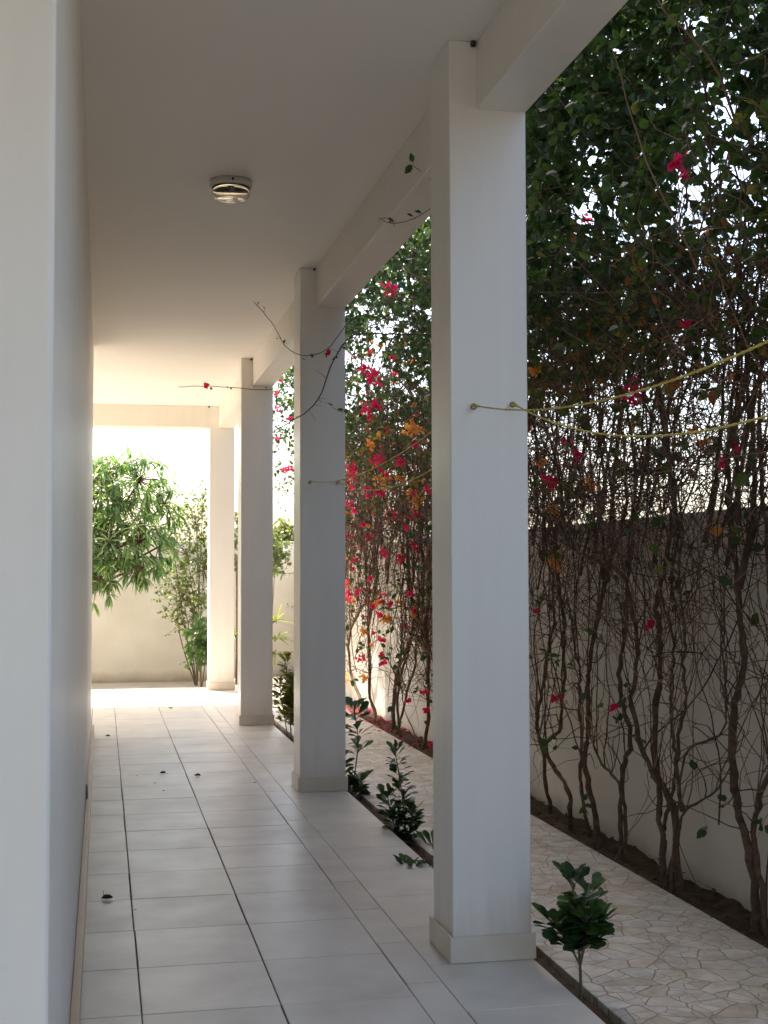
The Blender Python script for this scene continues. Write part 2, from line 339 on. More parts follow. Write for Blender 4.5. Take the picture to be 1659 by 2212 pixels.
def col(x0, x1, off, ya=-2.0, yb=FEND, step=T):
    i0 = int((ya-R0-off)/step)-2
    j = random.uniform(-0.0015, 0.0015)
    for i in range(i0, i0+60):
        y0 = R0+off+i*step; y1 = y0+step
        y0 = max(y0, ya); y1 = min(y1, yb)
        if y1-y0 > 0.03:
            dx = random.uniform(-0.0012, 0.0012)
            tile(x0+dx, x1+dx, y0, y1)
col(XWALL-0.002, XA, 0.0); col(XA, XBm, 0.0); col(XBm, XC, 0.0); col(XC, XD, 0.12); col(XD, XEDGE-0.001, 0.30, step=T)
x = XWALL-0.002
while x > -8.8:
    col(x-0.4112, x, 0.0, -2.0, YW0-0.002); col(x-0.4112, x, 0.0, YW1+0.002, FEND); x -= 0.4112
tag(t.build('floor', M_tile), kind='structure')

pth = MB(); pth.box((XPI, -4.0, -0.21), (XPO, 17.3, GP))
tag(pth.build('path', M_path, bevel=0.004), kind='structure')

def soilstrip(x0, x1, y0, y1, z, name, amp=0.012, dx=0.045):
    nx = max(3, int((x1-x0)/dx)+1); ny = int((y1-y0)/0.06)
    V = []
    for j in range(ny+1):
        for i in range(nx):
            xx = x0+(x1-x0)*i/(nx-1); yy = y0+(y1-y0)*j/ny
            V.append((xx, yy, z+amp*noise.noise((xx*9, yy*9, 1.0))*2+amp*0.8*noise.noise((xx*30, yy*30, 2.0))))
    F = [(j*nx+i, j*nx+i+1, (j+1)*nx+i+1, (j+1)*nx+i) for j in range(ny) for i in range(nx-1)]
    b = MB(); b.add(V, F); o = b.build(name, M_soil, smooth=True); tag(o, kind='structure'); return o
soilstrip(XEDGE+0.001, XPI-0.001, 1.5, 15.6, -0.088, 'planting_soil', 0.008)
soilstrip(XPO+0.001, XCW-0.001, 1.0, 18.0, GS, 'border_soil', 0.016)

# ------------------------------------------------------------------ house
house = empty('house', (0, 8, 0), 'cream painted house with a pillared veranda running along its side', 'house')
def hpart(name, a, b, m, bev=0.006, parent=house):
    q = MB(); q.box(a, b); return q.build(name, m, parent, bevel=bev)
wallb = hpart('wall', (-9.0, YW0, -0.002), (XWALL, YW1, CEIL), M_paint, 0.012)
hpart('skirting', (XWALL+0.0005, YW0+0.004, 0.0005), (XWALL+0.026, YW1-0.004, 0.085), M_skirtw, 0.003, wallb)
# oval plate low on the wall
pl = MB(); k = 24
c0 = Vector((XWALL+0.0015, 7.35, 0.135))
ring = lambda xx, s: [(xx, c0.y+0.060*s*math.cos(2*math.pi*i/k), c0.z+0.042*s*math.sin(2*math.pi*i/k)) for i in range(k)]
vs = ring(XWALL+0.001, 1)+ring(XWALL+0.011, 0.93)+ring(XWALL+0.013, 0.7)+[(XWALL+0.0125, c0.y, c0.z)]
fs = [(i, (i+1) % k, k+(i+1) % k, k+i) for i in range(k)]+[(k+i, k+(i+1) % k, 2*k+(i+1) % k, 2*k+i) for i in range(k)]+[(2*k+i, 2*k+(i+1) % k, 3*k) for i in range(k)]
pl.add(vs, fs); pl.build('vent_cover', M_socket, wallb, smooth=True)
hpart('ceiling', (-9.0, -4.0, CEIL), (XO, YEND, 3.34), M_ceil, 0.0)
hpart('upper_wall', (-9.0, -4.0, 3.34), (XO, YEND, 6.6), M_paint, 0.0)
hpart('beam', (XB, -4.0, BB), (XO, PZ[0], CEIL), M_paint, 0.004)
for i in range(4):
    hpart('beam', (XB, PZ[i]+PW, BB), (XO, PZ[i+1], CEIL), M_paint, 0.004)
hpart('beam', (-9.0, PZ[4]+0.003, BB), (XI, YEND, CEIL), M_paint, 0.004)
for i, z0 in enumerate(PZ):
    p = hpart('pillar', (XI, z0, 0.0), (XO, z0+PW, CEIL), M_pillar, 0.005)
    q = MB(); s = 0.012; h = 0.086
    # four skirting boards, mitred simply by butting
    q.box((XI-s, z0-s, 0.001), (XO+s-0.0, z0-0.0005, h)); q.box((XI-s, z0+PW+0.0005, 0.001), (XO+s, z0+PW+s, h))
    q.box((XI-s, z0, 0.001), (XI-0.0005, z0+PW, h)); q.box((XO+0.0005, z0, 0.001), (XO+s, z0+PW, h))
    q.build('skirting', M_skirt, p, bevel=0.0015)
# red panel at the far end of the wall
hpart('cabinet', (XWALL-0.20, YW1+0.002, 1.02), (XWALL-0.004, YW1+0.10, 1.42), M_red, 0.004)

# mud clumps in the ceiling corners
def blob(name, loc, r, m, label, cat, group, seed=0, sc=(1, 1, 1)):
    bm = bmesh.new(); bmesh.ops.create_icosphere(bm, subdivisions=3, radius=r)
    for v in bm.verts:
        n_ = 1+0.35*noise.noise(v.co*(1.6/r)+Vector((seed, 0, 0)))
        v.co = Vector((v.co.x*n_*sc[0], v.co.y*n_*sc[1], v.co.z*n_*sc[2]))
    me = bpy.data.meshes.new(name); bm.to_mesh(me); bm.free(); me.materials.append(m)
    o = bpy.data.objects.new(name, me); COL.objects.link(o); o.location = loc
    return tag(o, label, cat, group)
NG = 'small mud clumps in the ceiling corners'
for i, (lx, ly, lz, r, lb) in enumerate([
    (XB-0.012, PZ[1]-0.006, CEIL-0.010, 0.010, 'dark mud nest where the nearest pillar meets the ceiling and beam'),
    (XB-0.012, 3.75, CEIL-0.004, 0.006, 'tiny mud nest where ceiling and beam meet, nearer the camera than every pillar'),
    (XB-0.012, PZ[2]-0.006, CEIL-0.008, 0.007, 'mud nest at the top inner corner of the second pillar'),
    (XB-0.012, PZ[3]-0.006, CEIL-0.009, 0.009, 'brown mud nest at the top inner corner of the third pillar'),
    (XI-0.010, PZ[4]-0.006, CEIL-0.008, 0.009, 'mud nest above the farthest pillar, beside the end beam')]):
    blob('grime_clump', (lx, ly, lz), r, M_clump, lb, 'clump', NG, i*3.3, (1, 0.8, 1.2))  # small dark lumps of dirt in the upper corners

# ------------------------------------------------------------------ ceiling lamp
lp = at(497, 392, Z=CEIL); lp = Vector((lp.x+0.004, lp.y, CEIL))
lamp = empty('ceiling_lamp', lp, 'round bulkhead lamp with clear glass cover fixed to the ceiling', 'ceiling lamp')
def lathe(prof, cx, cy, k=48):
    vs = [(cx+r*math.cos(2*math.pi*i/k), cy+r*math.sin(2*math.pi*i/k), z) for r, z in prof for i in range(k)]
    n = len(prof); fs = [(j*k+i, j*k+(i+1) % k, (j+1)*k+(i+1) % k, (j+1)*k+i) for j in range(n-1) for i in range(k)]
    return vs, fs
def lpart(name, prof, m, k=48, cx=lp.x, cy=lp.y, parent=lamp):
    q = MB(); q.add(*lathe([(r, CEIL+z) for r, z in prof], cx, cy, k)); return q.build(name, m, parent, smooth=True)
lpart('base_ring', [(0.0005, -0.014), (0.085, -0.014), (0.086, -0.030), (0.092, -0.031), (0.097, -0.029), (0.099, -0.024), (0.099, -0.0005), (0.0005, -0.0005)], M_lampring)
lpart('glass_cover', [(0.0005, -0.086), (0.060, -0.086), (0.074, -0.082), (0.083, -0.072), (0.088, -0.055), (0.090, -0.033),
                      (0.086, -0.033), (0.084, -0.055), (0.079, -0.070), (0.071, -0.078), (0.058, -0.082), (0.0005, -0.082)], M_glass)
lpart('lamp_holder', [(0.0005, -0.050), (0.014, -0.050), (0.016, -0.046), (0.017, -0.016), (0.020, -0.0145), (0.0005, -0.0145)], M_black, 24)
sc = MB(); sc.tube([(lp.x-0.0, lp.y-0.097, CEIL-0.016), (lp.x, lp.y-0.106, CEIL-0.016)], [0.006, 0.006], 12); sc.build('screw', M_black, lamp)

# ------------------------------------------------------------------ clotheslines
def rope_between(a, b, sag, label, extra_tail=0):
    th = empty('clothesline', a, label, 'clothesline', 'yellow clotheslines between the pillars')
    def P(u):
        p = a.lerp(b, u); return Vector((p.x, p.y, p.z-sag*4*u*(1-u)))
    n = 90
    for sgn, nm in ((1, 'rope'),):
        q = MB()
        base = [P(i/n) for i in range(n+1)]
        for ph in (0, math.pi):       # two twisted strands
            pts = []
            for i in range(n*5+1):
                u = i/(n*5); p = P(u); an = u*(b-a).length*95+ph
                pts.append((p.x+0.0013*math.cos(an), p.y, p.z+0.0013*math.sin(an)))
            q.tube(pts, 0.0019, 5)
        # knot windings near each end
        for e, d in ((a, (b-a).normalized()), (b, (a-b).normalized())):
            pts = []
            for i in range(60):
                an = i*0.75; s_ = 0.004+0.055*i/60
                rr = 0.0052 if i < 25 else 0.0036
                p = e+d*s_+Vector((0, 0, -sag*4*(s_/(b-a).length)))
                pts.append((p.x+rr*math.cos(an), p.y, p.z+rr*math.sin(an)))
            q.tube(pts, 0.0018, 4)
        q.build('rope', M_rope, th, smooth=True)
    for e, s_ in ((a, 1), (b, -1)):
        q = MB(); y = e.y
        q.tube([(e.x, y+s_*0.022, e.z+0.0), (e.x, y+s_*0.002, e.z)], 0.0028, 8)
        pts = [(e.x+0.0075*math.cos(t_), y-s_*0.004-s_*0.0005*i, e.z-0.0075+0.0075*math.sin(t_)) for i, t_ in enumerate(np.linspace(math.pi/2, math.pi/2+5.2, 14))]
        q.tube(pts, 0.0024, 6); q.build('hook', M_metal, th, smooth=True)
yF = PZ[1]-0.010; yB = PZ[0]+PW+0.010
a1 = at(1022, 875, Y=yF); a2 = at(1106, 870, Y=yF)
rope_between(a1, Vector((a1.x+0.01, yB, a1.z+0.02)), 0.15, 'yellow clothesline tied to the left hook on the nearest pillar, rising to the right edge')
rope_between(a2, Vector((a2.x-0.005, yB, a2.z-0.02)), 0.24, 'yellow clothesline tied to the right hook on the nearest pillar, sagging lowest')
yF = PZ[2]-0.010; yB = PZ[1]+PW+0.010
b1 = at(669, 1040, Y=yF); b2 = at(728, 1040, Y=yF)
rope_between(b1, Vector((b1.x+0.01, yB, b1.z+0.015)), 0.075, 'thin yellow clothesline from the left hook on the second pillar')
rope_between(b2, Vector((b2.x, yB, b2.z)), 0.13, 'thin yellow clothesline from the right hook on the second pillar')

# ------------------------------------------------------------------ garden walls
def wthing(name, a, b, label, cat):
    q = MB(); q.box(a, b); o = q.build(name, M_cwall, origin=((a[0]+b[0])/2, (a[1]+b[1])/2, a[2]), bevel=0.008)
    return tag(o, label, cat)
wthing('garden_wall', (XCW, -4.0, -0.24), (XCW+0.18, 18.20, 1.56), 'long plastered garden wall behind the bougainvillea stems', 'wall')
wthing('garden_wall', (-9.0, 18.202, -0.24), (XCW+0.19, 18.40, 1.70), 'sand coloured garden wall closing the far end of the yard', 'wall')

# ------------------------------------------------------------------ foliage templates
OV = ([(0, 0, 0), (0.22, 0.36, 0.05), (0.55, 0.42, 0.05), (1, 0, -0.06), (0.55, -0.42, 0.05), (0.22, -0.36, 0.05), (0.5, 0, -0.02)],
      [(0, 6, 2, 1), (6, 3, 2), (0, 5, 4, 6), (6, 4, 3)])
LAN = ([(0, 0, 0), (0.25, 0.40, -0.01), (0.25, 0, -0.05), (0.25, -0.40, -0.01), (0.6, 0.46, -0.10), (0.6, 0, -0.15), (0.6, -0.46, -0.10), (1, 0, -0.34)],
       [(0, 2, 1), (0, 3, 2), (1, 2, 5, 4), (2, 3, 6, 5), (4, 5, 7), (5, 6, 7)])
OBO = ([(0, 0, 0), (0.35, 0.25, 0.04), (0.35, 0, 0), (0.35, -0.25, 0.04), (0.7, 0.5, 0.03), (0.7, 0, -0.03), (0.7, -0.5, 0.03), (0.93, 0.28, -0.04), (0.93, -0.28, -0.04), (1.0, 0, -0.08)],
       [(0, 2, 1), (0, 3, 2), (1, 2, 5, 4), (2, 3, 6, 5), (4, 5, 9, 7), (5, 6, 8, 9)])
rs = np.random.RandomState(11)
def unit(n):
    v = rs.normal(size=(n, 3)); return v/np.linalg.norm(v, axis=1)[:, None]

def wander(p, d, L, n, jit, grav=0.0, pull=None):
    """random-walk polyline"""
    p = np.array(p, float); d = np.array(d, float); d /= np.linalg.norm(d); out = [p.copy()]
    for i in range(n):
        d = d+rs.normal(size=3)*jit; d[2] += grav
        if pull is not None: d += (np.array(pull)-p)*0.1
        d /= np.linalg.norm(d); p = p+d*L/n; out.append(p.copy())
    return out
def resample(pts, n):
    P = np.array(pts, float); s = np.concatenate([[0], np.cumsum(np.linalg.norm(np.diff(P, axis=0), axis=1))])
    # Catmull-like smoothing through cubic interpolation of the parameter
    u = np.linspace(0, s[-1], n); Q = np.stack([np.interp(u, s, P[:, i]) for i in range(3)], 1)
    for _ in range(2): Q[1:-1] = (Q[:-2]+2*Q[1:-1]+Q[2:])/4
    return Q

# ------------------------------------------------------------------ bougainvillea along the wall
def c6(l): return [(x/3+1106, y/3+1474.6) for x, y in l]
def c5(l): return [(x/3+1106, y/3+737.3) for x, y in l]
def cg(l): return [(x*.20827+691.2, y*.20827+1228.8) for x, y in l]
# stems read off the photograph, each with a distance in front of the wall and a base radius
ST = {
 'A': [(c6([(255,800),(215,640),(205,430),(160,330),(180,100),(210,0)])+c5([(230,2000),(280,1800),(265,1600),(270,1400),(290,1200),(400,1050),(500,950),(560,700)]), 2.50, .016),
       (c6([(375,850),(380,740),(310,600),(240,500),(200,400),(300,330),(335,250),(310,130),(350,0)])+c5([(330,2050),(340,1800),(300,1640),(310,1450),(260,1200),(200,900)]), 2.46, .018)],
 'B': [(c6([(510,940),(450,700),(440,560),(460,400),(440,200),(440,0)])+c5([(440,2150),(400,1950),(380,1750),(330,1550)]), 2.50, .014),
       (c6([(550,950),(545,820),(480,620),(470,450),(500,300),(490,150),(480,0)])+c5([(500,2150),(540,1850),(590,1650),(630,1450),(700,1250),(740,1050),(740,800),(700,500)]), 2.48, .022),
       (c6([(735,1020),(735,850),(710,680),(640,580),(560,510),(540,400),(500,320)]), 2.44, .014)],
 'C': [(c6([(720,1030),(700,700),(730,500),(790,400),(750,250),(700,100),(700,0)])+c5([(690,2100),(740,1850),(740,1600),(770,1400),(780,1150),(860,900),(900,500)]), 2.47, .019),
       (c6([(970,1140),(975,980),(950,820),(960,660),(920,600),(840,430),(800,250),(760,100),(790,0)])+c5([(820,2000),(790,1800),(750,1550),(650,1450),(480,1400),(350,1300)]), 2.43, .019)],
 'D': [(c6([(1075,1250),(1070,900),(1040,800),(1000,720),(940,600),(920,450),(930,250),(960,0)])+c5([(960,2150),(960,1900),(930,1700),(980,1500),(1030,1250),(1040,950),(1010,650)]), 2.48, .024),
       (c6([(985,1150),(980,970),(1020,790),(1060,620),(1065,450),(1040,380),(1030,150),(1030,0)])+c5([(1030,2150),(1060,2000),(1000,1750),(960,1650)]), 2.45, .015),
       (c6([(1110,830),(1065,560),(1090,300),(1130,150),(1120,0)])+c5([(1100,2100),(1130,1900),(1090,1700),(1080,1400)]), 2.44, .013),
       (c6([(970,1010),(1100,830),(1290,730),(1400,610),(1440,500)]), 2.40, .010)],
 'E': [(c6([(1590,1420),(1560,1150),(1500,950),(1450,750),(1430,600),(1415,380),(1440,150),(1480,0)])+c5([(1500,2150),(1510,2000),(1470,1750),(1460,1500),(1420,1250),(1390,950),(1400,600)]), 2.46, .028),
       (c5([(1470,1600),(1500,1450),(1560,1250),(1580,1000),(1560,600),(1500,300)]), 2.44, .020),
       (c6([(1000,960),(1120,420),(1360,350),(1400,200),(1380,50)])+c5([(1340,1900),(1400,1700)]), 2.40, .009)],
 'F': [(c6([(1660,1420),(1600,1150),(1560,1020),(1600,800),(1600,700),(1680,560),(1740,300),(1760,0)])+c5([(1720,1900),(1660,1500),(1640,1100),(1600,800)]), 2.47, .018)],
 'G': [(cg([(575,1560),(580,1450),(500,1380),(520,1000),(500,600),(540,300),(600,100),(560,-300),(600,-700)]), 2.48, .024),
       (cg([(540,1560),(440,1400),(300,1050),(290,700),(400,450),(500,330),(480,0),(420,-500)]), 2.46, .022)],
 'H': [(cg([(760,1640),(770,1300),(800,1060),(900,850),(960,650),(1000,450),(1060,200),(1080,0),(1040,-400)]), 2.48, .026),
       (cg([(790,1640),(860,1480),(890,1300),(990,1000),(990,800),(1010,550),(960,300),(900,-100)]), 2.45, .017),
       (cg([(800,1200),(840,900),(860,600),(830,300),(880,0),(860,-500)]), 2.44, .013)],
 'I': [(cg([(850,1760),(800,1500),(820,1200),(900,900),(1000,600),(1060,560),(1060,800),(1140,850),(1180,1000)]), 2.42, .015),
       (cg([(1040,1830),(960,1650),(880,1500),(840,1200)]), 2.44, .010)],
 'J': [(cg([(1070,1850),(1130,1550),(1120,1300),(1130,1000),(1100,700),(1120,300),(1150,0),(1100,-600)]), 2.47, .024)],
}
LBL = {'A': 'bougainvillea with two entwined stems rising just right of the nearest pillar',
 'B': 'bougainvillea with thin forking stems, second from the nearest pillar',
 'C': 'bougainvillea with crossing stems at the middle of the right hand wall stretch',
 'D': 'bougainvillea with four stems and a thin shoot slanting up to the right',
 'E': 'bougainvillea with the thickest smooth trunk close to the right edge of the photo',
 'F': 'bougainvillea stem cut off by the right edge of the photo',
 'G': 'farthest bougainvillea visible beside the second pillar, with yellow and pink bracts in the sun',
 'H': 'bougainvillea with a thick leaning trunk seen in the middle of the gap between the pillars',
 'I': 'low bougainvillea with a stem that loops over, seen between the pillars',
 'J': 'bougainvillea with an upright trunk beside the left edge of the nearest pillar',
 'K': 'bougainvillea mostly hidden behind the nearest pillar',
 'L': 'bougainvillea beyond the frame whose leaves fill the upper right corner',
 'N': 'bougainvillea at the far end of the wall, its sprays hanging beside the third pillar'}
PL = {}   # plant -> dict
GRP = 'bougainvillea plants along the garden wall'
for k_, stems in ST.items():
    Ls = []
    for pts, X, r in stems:
        P = []
        n = len(pts)
        for i, (x, y) in enumerate(pts):
            xx = X+0.03*math.sin(i*2.1+r*500)
            q = at(x, y, X=xx)
            if q.z > 1.62: q = at(x, y, X=xx+0.10*min(1, (q.z-1.62)))
            P.append(q)
        if P[0].z < 0.25: P[0].z = -0.13
        Ls.append((P, r))
    PL[k_] = dict(stems=Ls, y=Ls[0][0][0].y)
def gen_stems(y, n):
    out = []
    for i in range(n):
        P = [Vector((2.5+rs.uniform(-.04, .04), y+rs.uniform(-.12, .12), -0.13))]
        while P[-1].z < 2.3:
            P.append(P[-1]+Vector((0, rs.normal()*0.09, 0.22))); P[-1].x = 2.48+rs.uniform(-.05, .04)
        out.append((P, 0.016+0.008*rs.rand()))
    return out
for k_, y, n in (('K', 8.5, 3), ('L', 3.9, 2), ('N', 14.6, 2)): PL[k_] = dict(stems=gen_stems(y, n), y=y)
order = sorted(PL, key=lambda q: PL[q]['y'])
ys = [PL[q]['y'] for q in order]
bounds = [2.6]+[(ys[i]+ys[i+1])/2 for i in range(len(ys)-1)]+[15.6]

HOLES = [(1349,105,14),(1534,62,16),(1294,325,24),(1279,460,32),(1350,460,24),(1449,220,10),(1524,200,14),(1570,235,28),(1580,340,28),(1489,405,18),(1495,470,20),(1575,500,18),
  (1635,500,18),(1415,530,17),(1520,600,15),(1630,600,20),(1295,597,8),(1604,135,16),(1275,350,12),(1175,325,9),(1330,55,9),(1615,410,13),(1206,861,22),(1233,911,18),(1336,934,18),(1490,757,26),
  (1556,770,16),(1600,770,15),(1650,720,16),(1400,880,12),(1560,880,16),(1440,960,16),(1170,780,12),(1600,960,16),(1300,1010,14),
  (800,690,12),(850,700,16),(765,740,10),(835,740,14),(905,690,12),(780,780,16),(870,800,14),(800,840,12),(765,860,10),(890,850,12),(830,880,10)]
_HA = np.array([list(at(x, y, X=1.9)) for x, y, r in HOLES]); _HB = np.array([list(at(x, y, X=3.5)) for x, y, r in HOLES])
_HR = np.array([r*1.0 for x, y, r in HOLES])
def in_gap(p, grow=1.0):
    """inside one of the openings that run slantwise through the hedge"""
    p = np.array(p, float); AB = _HB-_HA
    t_ = np.clip(((p-_HA)*AB).sum(1)/(AB*AB).sum(1), 0, 1); q = _HA+AB*t_[:, None]
    return bool((np.linalg.norm(q-p, axis=1) < _HR*q[:, 1]/2905*grow+0.02).any())

def front(y, z):   # the face of the hedge nearest the path
    u = max(0, min(1, (z-1.5)/1.3))
    return 2.46-0.34*u*u*(3-2*u)-0.12*noise.noise((y*1.1, z*1.1, 5.0))
def back(y, z): return (2.85 if z > 1.75 else 2.56)+0.25*noise.noise((y*0.9, z*0.9, 9.0))*(z > 1.75)

def top(y): return 4.35 if y < 8 else 4.25 if y < 13 else 4.0
PINKS = [(1370,850,28),(1190,1040,20),(1460,350,20),(1475,372,12),(1247,985,10),(1328,1527,8),(1201,1507,12),(1405,1347,10),(1155,1320,7),(1480,700,10),(1590,960,12),
  (845,625,20),(806,815,22),(785,800,12),(847,773,8),(796,885,22),(812,875,14),(817,989,18),(865,996,15),(760,1015,18),(822,1066,12),(759,1050,8),(755,1089,10),(843,1112,9),(894,1114,20),
  (797,1160,12),(832,1195,9),(868,1205,10),(896,1184,10)]+[(x*.20827+691.2, y*.20827+1228.8, r) for x, y, r in
  [(385,285,6),(663,270,6),(450,510,4),(560,670,4),(635,735,8),(635,910,7),(630,980,5),(665,965,5),(415,925,10),(1080,1285,9),(920,1370,7),(1110,1475,9),(850,600,5),(890,605,5),(1155,180,6),(300,250,9),(290,320,8),(290,160,9),(1160,1820,9)]]
ORANGES = [(1196,1105,20),(1195,1215,22),(1203,1200,10),(1280,1050,18),(1165,1000,12),(1156,800,14),(1500,930,10),(1545,1150,8),
  (822,935,14),(804,959,16),(892,924,22),(825,1040,20),(899,1079,22),(864,1033,12),(752,1110,8)]+[(x*.20827+691.2, y*.20827+1228.8, r) for x, y, r in
  [(620,350,9),(690,510,12),(715,520,8),(870,380,8),(1000,380,8),(450,650,9),(460,1140,10),(280,1150,9),(540,800,6)]]
def plant_of(y):
    for i in range(len(order)):
        if bounds[i] <= y < bounds[i+1]: return order[i]
    return order[-1]
CL = {k_: {'p': [], 'o': []} for k_ in order}
for kind, lst in (('p', PINKS), ('o', ORANGES)):
    for x, y, r in lst:
        q = at(x, y, X=2.36); q = at(x, y, X=front(q.y, q.z)-0.03)
        CL[plant_of(q.y)][kind].append((q, r*q.y/2905*1.05))
for i in range(85):
    q = at(rs.uniform(742, 930), rs.uniform(840, 1330), X=rs.uniform(2.2, 2.5)); CL[plant_of(q.y)]['p' if rs.rand() < 0.75 else 'o'].append((q, rs.uniform(0.010, 0.026)))
for i in range(90):   # sprays deeper in the hedge, mostly backlit
    y = rs.uniform(4, 15); z = rs.uniform(1.7, 3.9)
    CL[plant_of(y)]['p' if rs.rand() < 0.55 else 'o'].append((Vector((rs.uniform(2.5, 3.0), y, z)), rs.uniform(0.025, 0.055)))

def bracts(mb, c, r):
    n = int(max(8, min(60, 24*(r/0.05)**1.3)))
    U = unit(n); P = np.array(c)+U*r*rs.uniform(0.25, 0.95, (n, 1))
    D = U+rs.normal(size=(n, 3))*0.5
    mb.leaves(P-D*0.012, D, unit(n), rs.uniform(0.030, 0.045, n), rs.uniform(0.028, 0.042, n), OV, rs.rand(n))

def blossom(th, c, r, m, lb):
    q = MB(); bracts(q, c, r); o = q.build('blossom', m, th); o['label'] = lb; return o

def sprig(tw, lv, p, d, L, nl, rtw=0.0022, leaf=(0.040, 0.068), n=6, jit=0.22, grav=-0.05, dark=0.0):
    Q = wander(p, d, L, n, jit, grav)
    tw.tube(Q, np.linspace(rtw, rtw*0.4, n+1), 3, rs.rand(), cap=False)
    if nl:
        Qa = np.array(Q); u = rs.uniform(0.12, 1.0, nl)*n; i0 = np.minimum(u.astype(int), n-1); fr = (u-i0)[:, None]
        B = Qa[i0]*(1-fr)+Qa[i0+1]*fr; T_ = Qa[i0+1]-Qa[i0]; T_ /= np.linalg.norm(T_, axis=1)[:, None]
        D = unit(nl)*1.0+T_*0.35+np.array([0, 0, -0.25]); Nn = unit(nl)+np.array([0, 0, 0.9])
        Ln = rs.uniform(leaf[0], leaf[1], nl)
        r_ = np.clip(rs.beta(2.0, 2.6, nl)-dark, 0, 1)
        lv.leaves(B+D/np.linalg.norm(D, axis=1)[:, None]*0.008, D, Nn, Ln, Ln*rs.uniform(0.68, 0.85, nl), OV, r_)

for idx, k_ in enumerate(order):
    y0, y1 = bounds[idx], bounds[idx+1]; W_ = y1-y0
    D_ = PL[k_]; b0 = D_['stems'][0][0][0]
    th = empty('bougainvillea', (b0.x, b0.y, GS), LBL[k_], 'bougainvillea', GRP)
    tr, tw, lv, pk, orr = MB(), MB(), MB(), MB(), MB()
    nodes = []
    for P, r in D_['stems']:
        r *= 0.66
        Q = resample(P, max(14, len(P)*4)); m = len(Q)
        Q += np.stack([rs.normal(size=m)*0.004, rs.normal(size=m)*0.004, np.zeros(m)], 1)
        rad = r*np.linspace(1.08, 0.5, m)*(1+0.13*rs.normal(size=m).clip(-1.5, 1.5)); rad[0] *= 1.35; rad[1] *= 1.15
        tr.tube(Q, rad, 8, rs.rand())
        nodes += [q for q in Q if q[2] > 0.25]
        # continue up into the crown
        if Q[-1][2] > 1.3:
            for _ in range(3):
                Z = wander(Q[-1], (rs.uniform(-.1, .3), rs.normal()*0.5, 1), rs.uniform(1.2, 2.0), 12, 0.16, 0.03)
                tr.tube(Z, np.linspace(r*0.42, r*0.15, 13), 6, rs.rand()); nodes += list(Z)
    nodes = np.array(nodes)
    lo = nodes[nodes[:, 2] < 1.6] if (nodes[:, 2] < 1.6).sum() > 3 else nodes
    # thin shoots springing from the stems in front of the wall
    for i in range(int((105 if y0 < 9 else 170)*W_)):
        p = lo[rs.randint(len(lo))]; d = (rs.uniform(-.35, .12), rs.normal()*0.9, rs.uniform(-.2, 1.1))
        L = rs.uniform(0.18, 0.75)
        Q = np.array(wander(p, d, L, 8, 0.22, 0.01)); Q[:, 0] = np.clip(Q[:, 0], 2.30, 2.60)
        tw.tube(Q, np.linspace(rs.uniform(0.0018, 0.0042), 0.0009, 9), 3, rs.rand(), cap=False)
        if rs.rand() < 0.16: sprig(tw, lv, Q[-1], Q[-1]-Q[-2], 0.12, rs.randint(1, 5), 0.0014, n=3)
    # long upright canes
    for i in range(int(26*W_)):
        p = (rs.uniform(2.40, 2.58), rs.uniform(y0, y1), rs.uniform(-0.05, 1.2)) if rs.rand() < 0.2 else lo[rs.randint(len(lo))]
        Q = np.array(wander(p, (0, rs.normal()*0.35, 1), rs.uniform(0.9, 1.9), 16, 0.13, 0.04)); Q[:, 0] = np.where(Q[:, 2] < 1.6, np.clip(Q[:, 0], 2.36, 2.59), Q[:, 0])
        tw.tube(Q, np.linspace(rs.uniform(0.0022, 0.0055), 0.0016, 17), 4, rs.rand(), cap=False)
    for i in range(int(13*W_)):
        Q = np.array(wander((rs.uniform(2.42, 2.62), rs.uniform(y0, y1), rs.uniform(1.1, 1.7)), (0.1, rs.normal()*0.22, 1), rs.uniform(1.0, 1.9), 14, 0.10, 0.05))
        tr.tube(Q, np.linspace(rs.uniform(0.004, 0.011), 0.003, 15)*(1+0.12*rs.normal(size=15)), 6, rs.rand())
    # the dense twiggy belt above the wall
    nb = int((1050 if y0 < 7.3 else 560 if k_ != 'K' else 350)*W_)
    for i in range(nb):
        z = (1.45+1.3*rs.beta(1.6, 1.6)) if rs.rand() < 0.88 else rs.uniform(0.9, 1.7); y = rs.uniform(y0, y1)
        if noise.noise((y*1.7, z*1.7, 3.0)) < -0.30 and rs.rand() < 0.8: continue
        xf = front(y, z); xb = back(y, z); x = rs.uniform(xf, xb) if z > 1.62 else rs.uniform(2.36, 2.58)
        if in_gap((x, y, z), 1.0) and rs.rand() < 0.8: continue
        d = (rs.normal()*0.35, rs.normal()*0.8, rs.normal()*0.5+0.35)
        Q = np.array(wander((x, y, z), d, rs.uniform(0.25, 0.7), 7, 0.26, -0.03))
        if z < 1.7: Q[:, 0] = np.where(Q[:, 2] < 1.6, np.clip(Q[:, 0], 2.2, 2.59), Q[:, 0])
        tw.tube(Q, np.linspace(rs.uniform(0.0016, 0.0040), 0.001, 8), 3, rs.rand(), cap=False)
    # branches carrying the leafy crown
    for i in range(int(45*W_)):
        y = rs.uniform(y0, y1); z = rs.uniform(2.1, 3.8); x = rs.uniform(front(y, z)+0.1, back(y, z))
        Q = np.array(wander((x, y, z), (rs.normal()*0.3, rs.normal()*0.6, rs.uniform(0, 1)), rs.uniform(0.5, 1.1), 9, 0.2, -0.02))
        tw.tube(Q, np.linspace(rs.uniform(0.004, 0.008), 0.002, 10), 4, rs.rand(), cap=False)
    # leafy sprigs
    dens = 1300 if y0 < 7.3 else 420
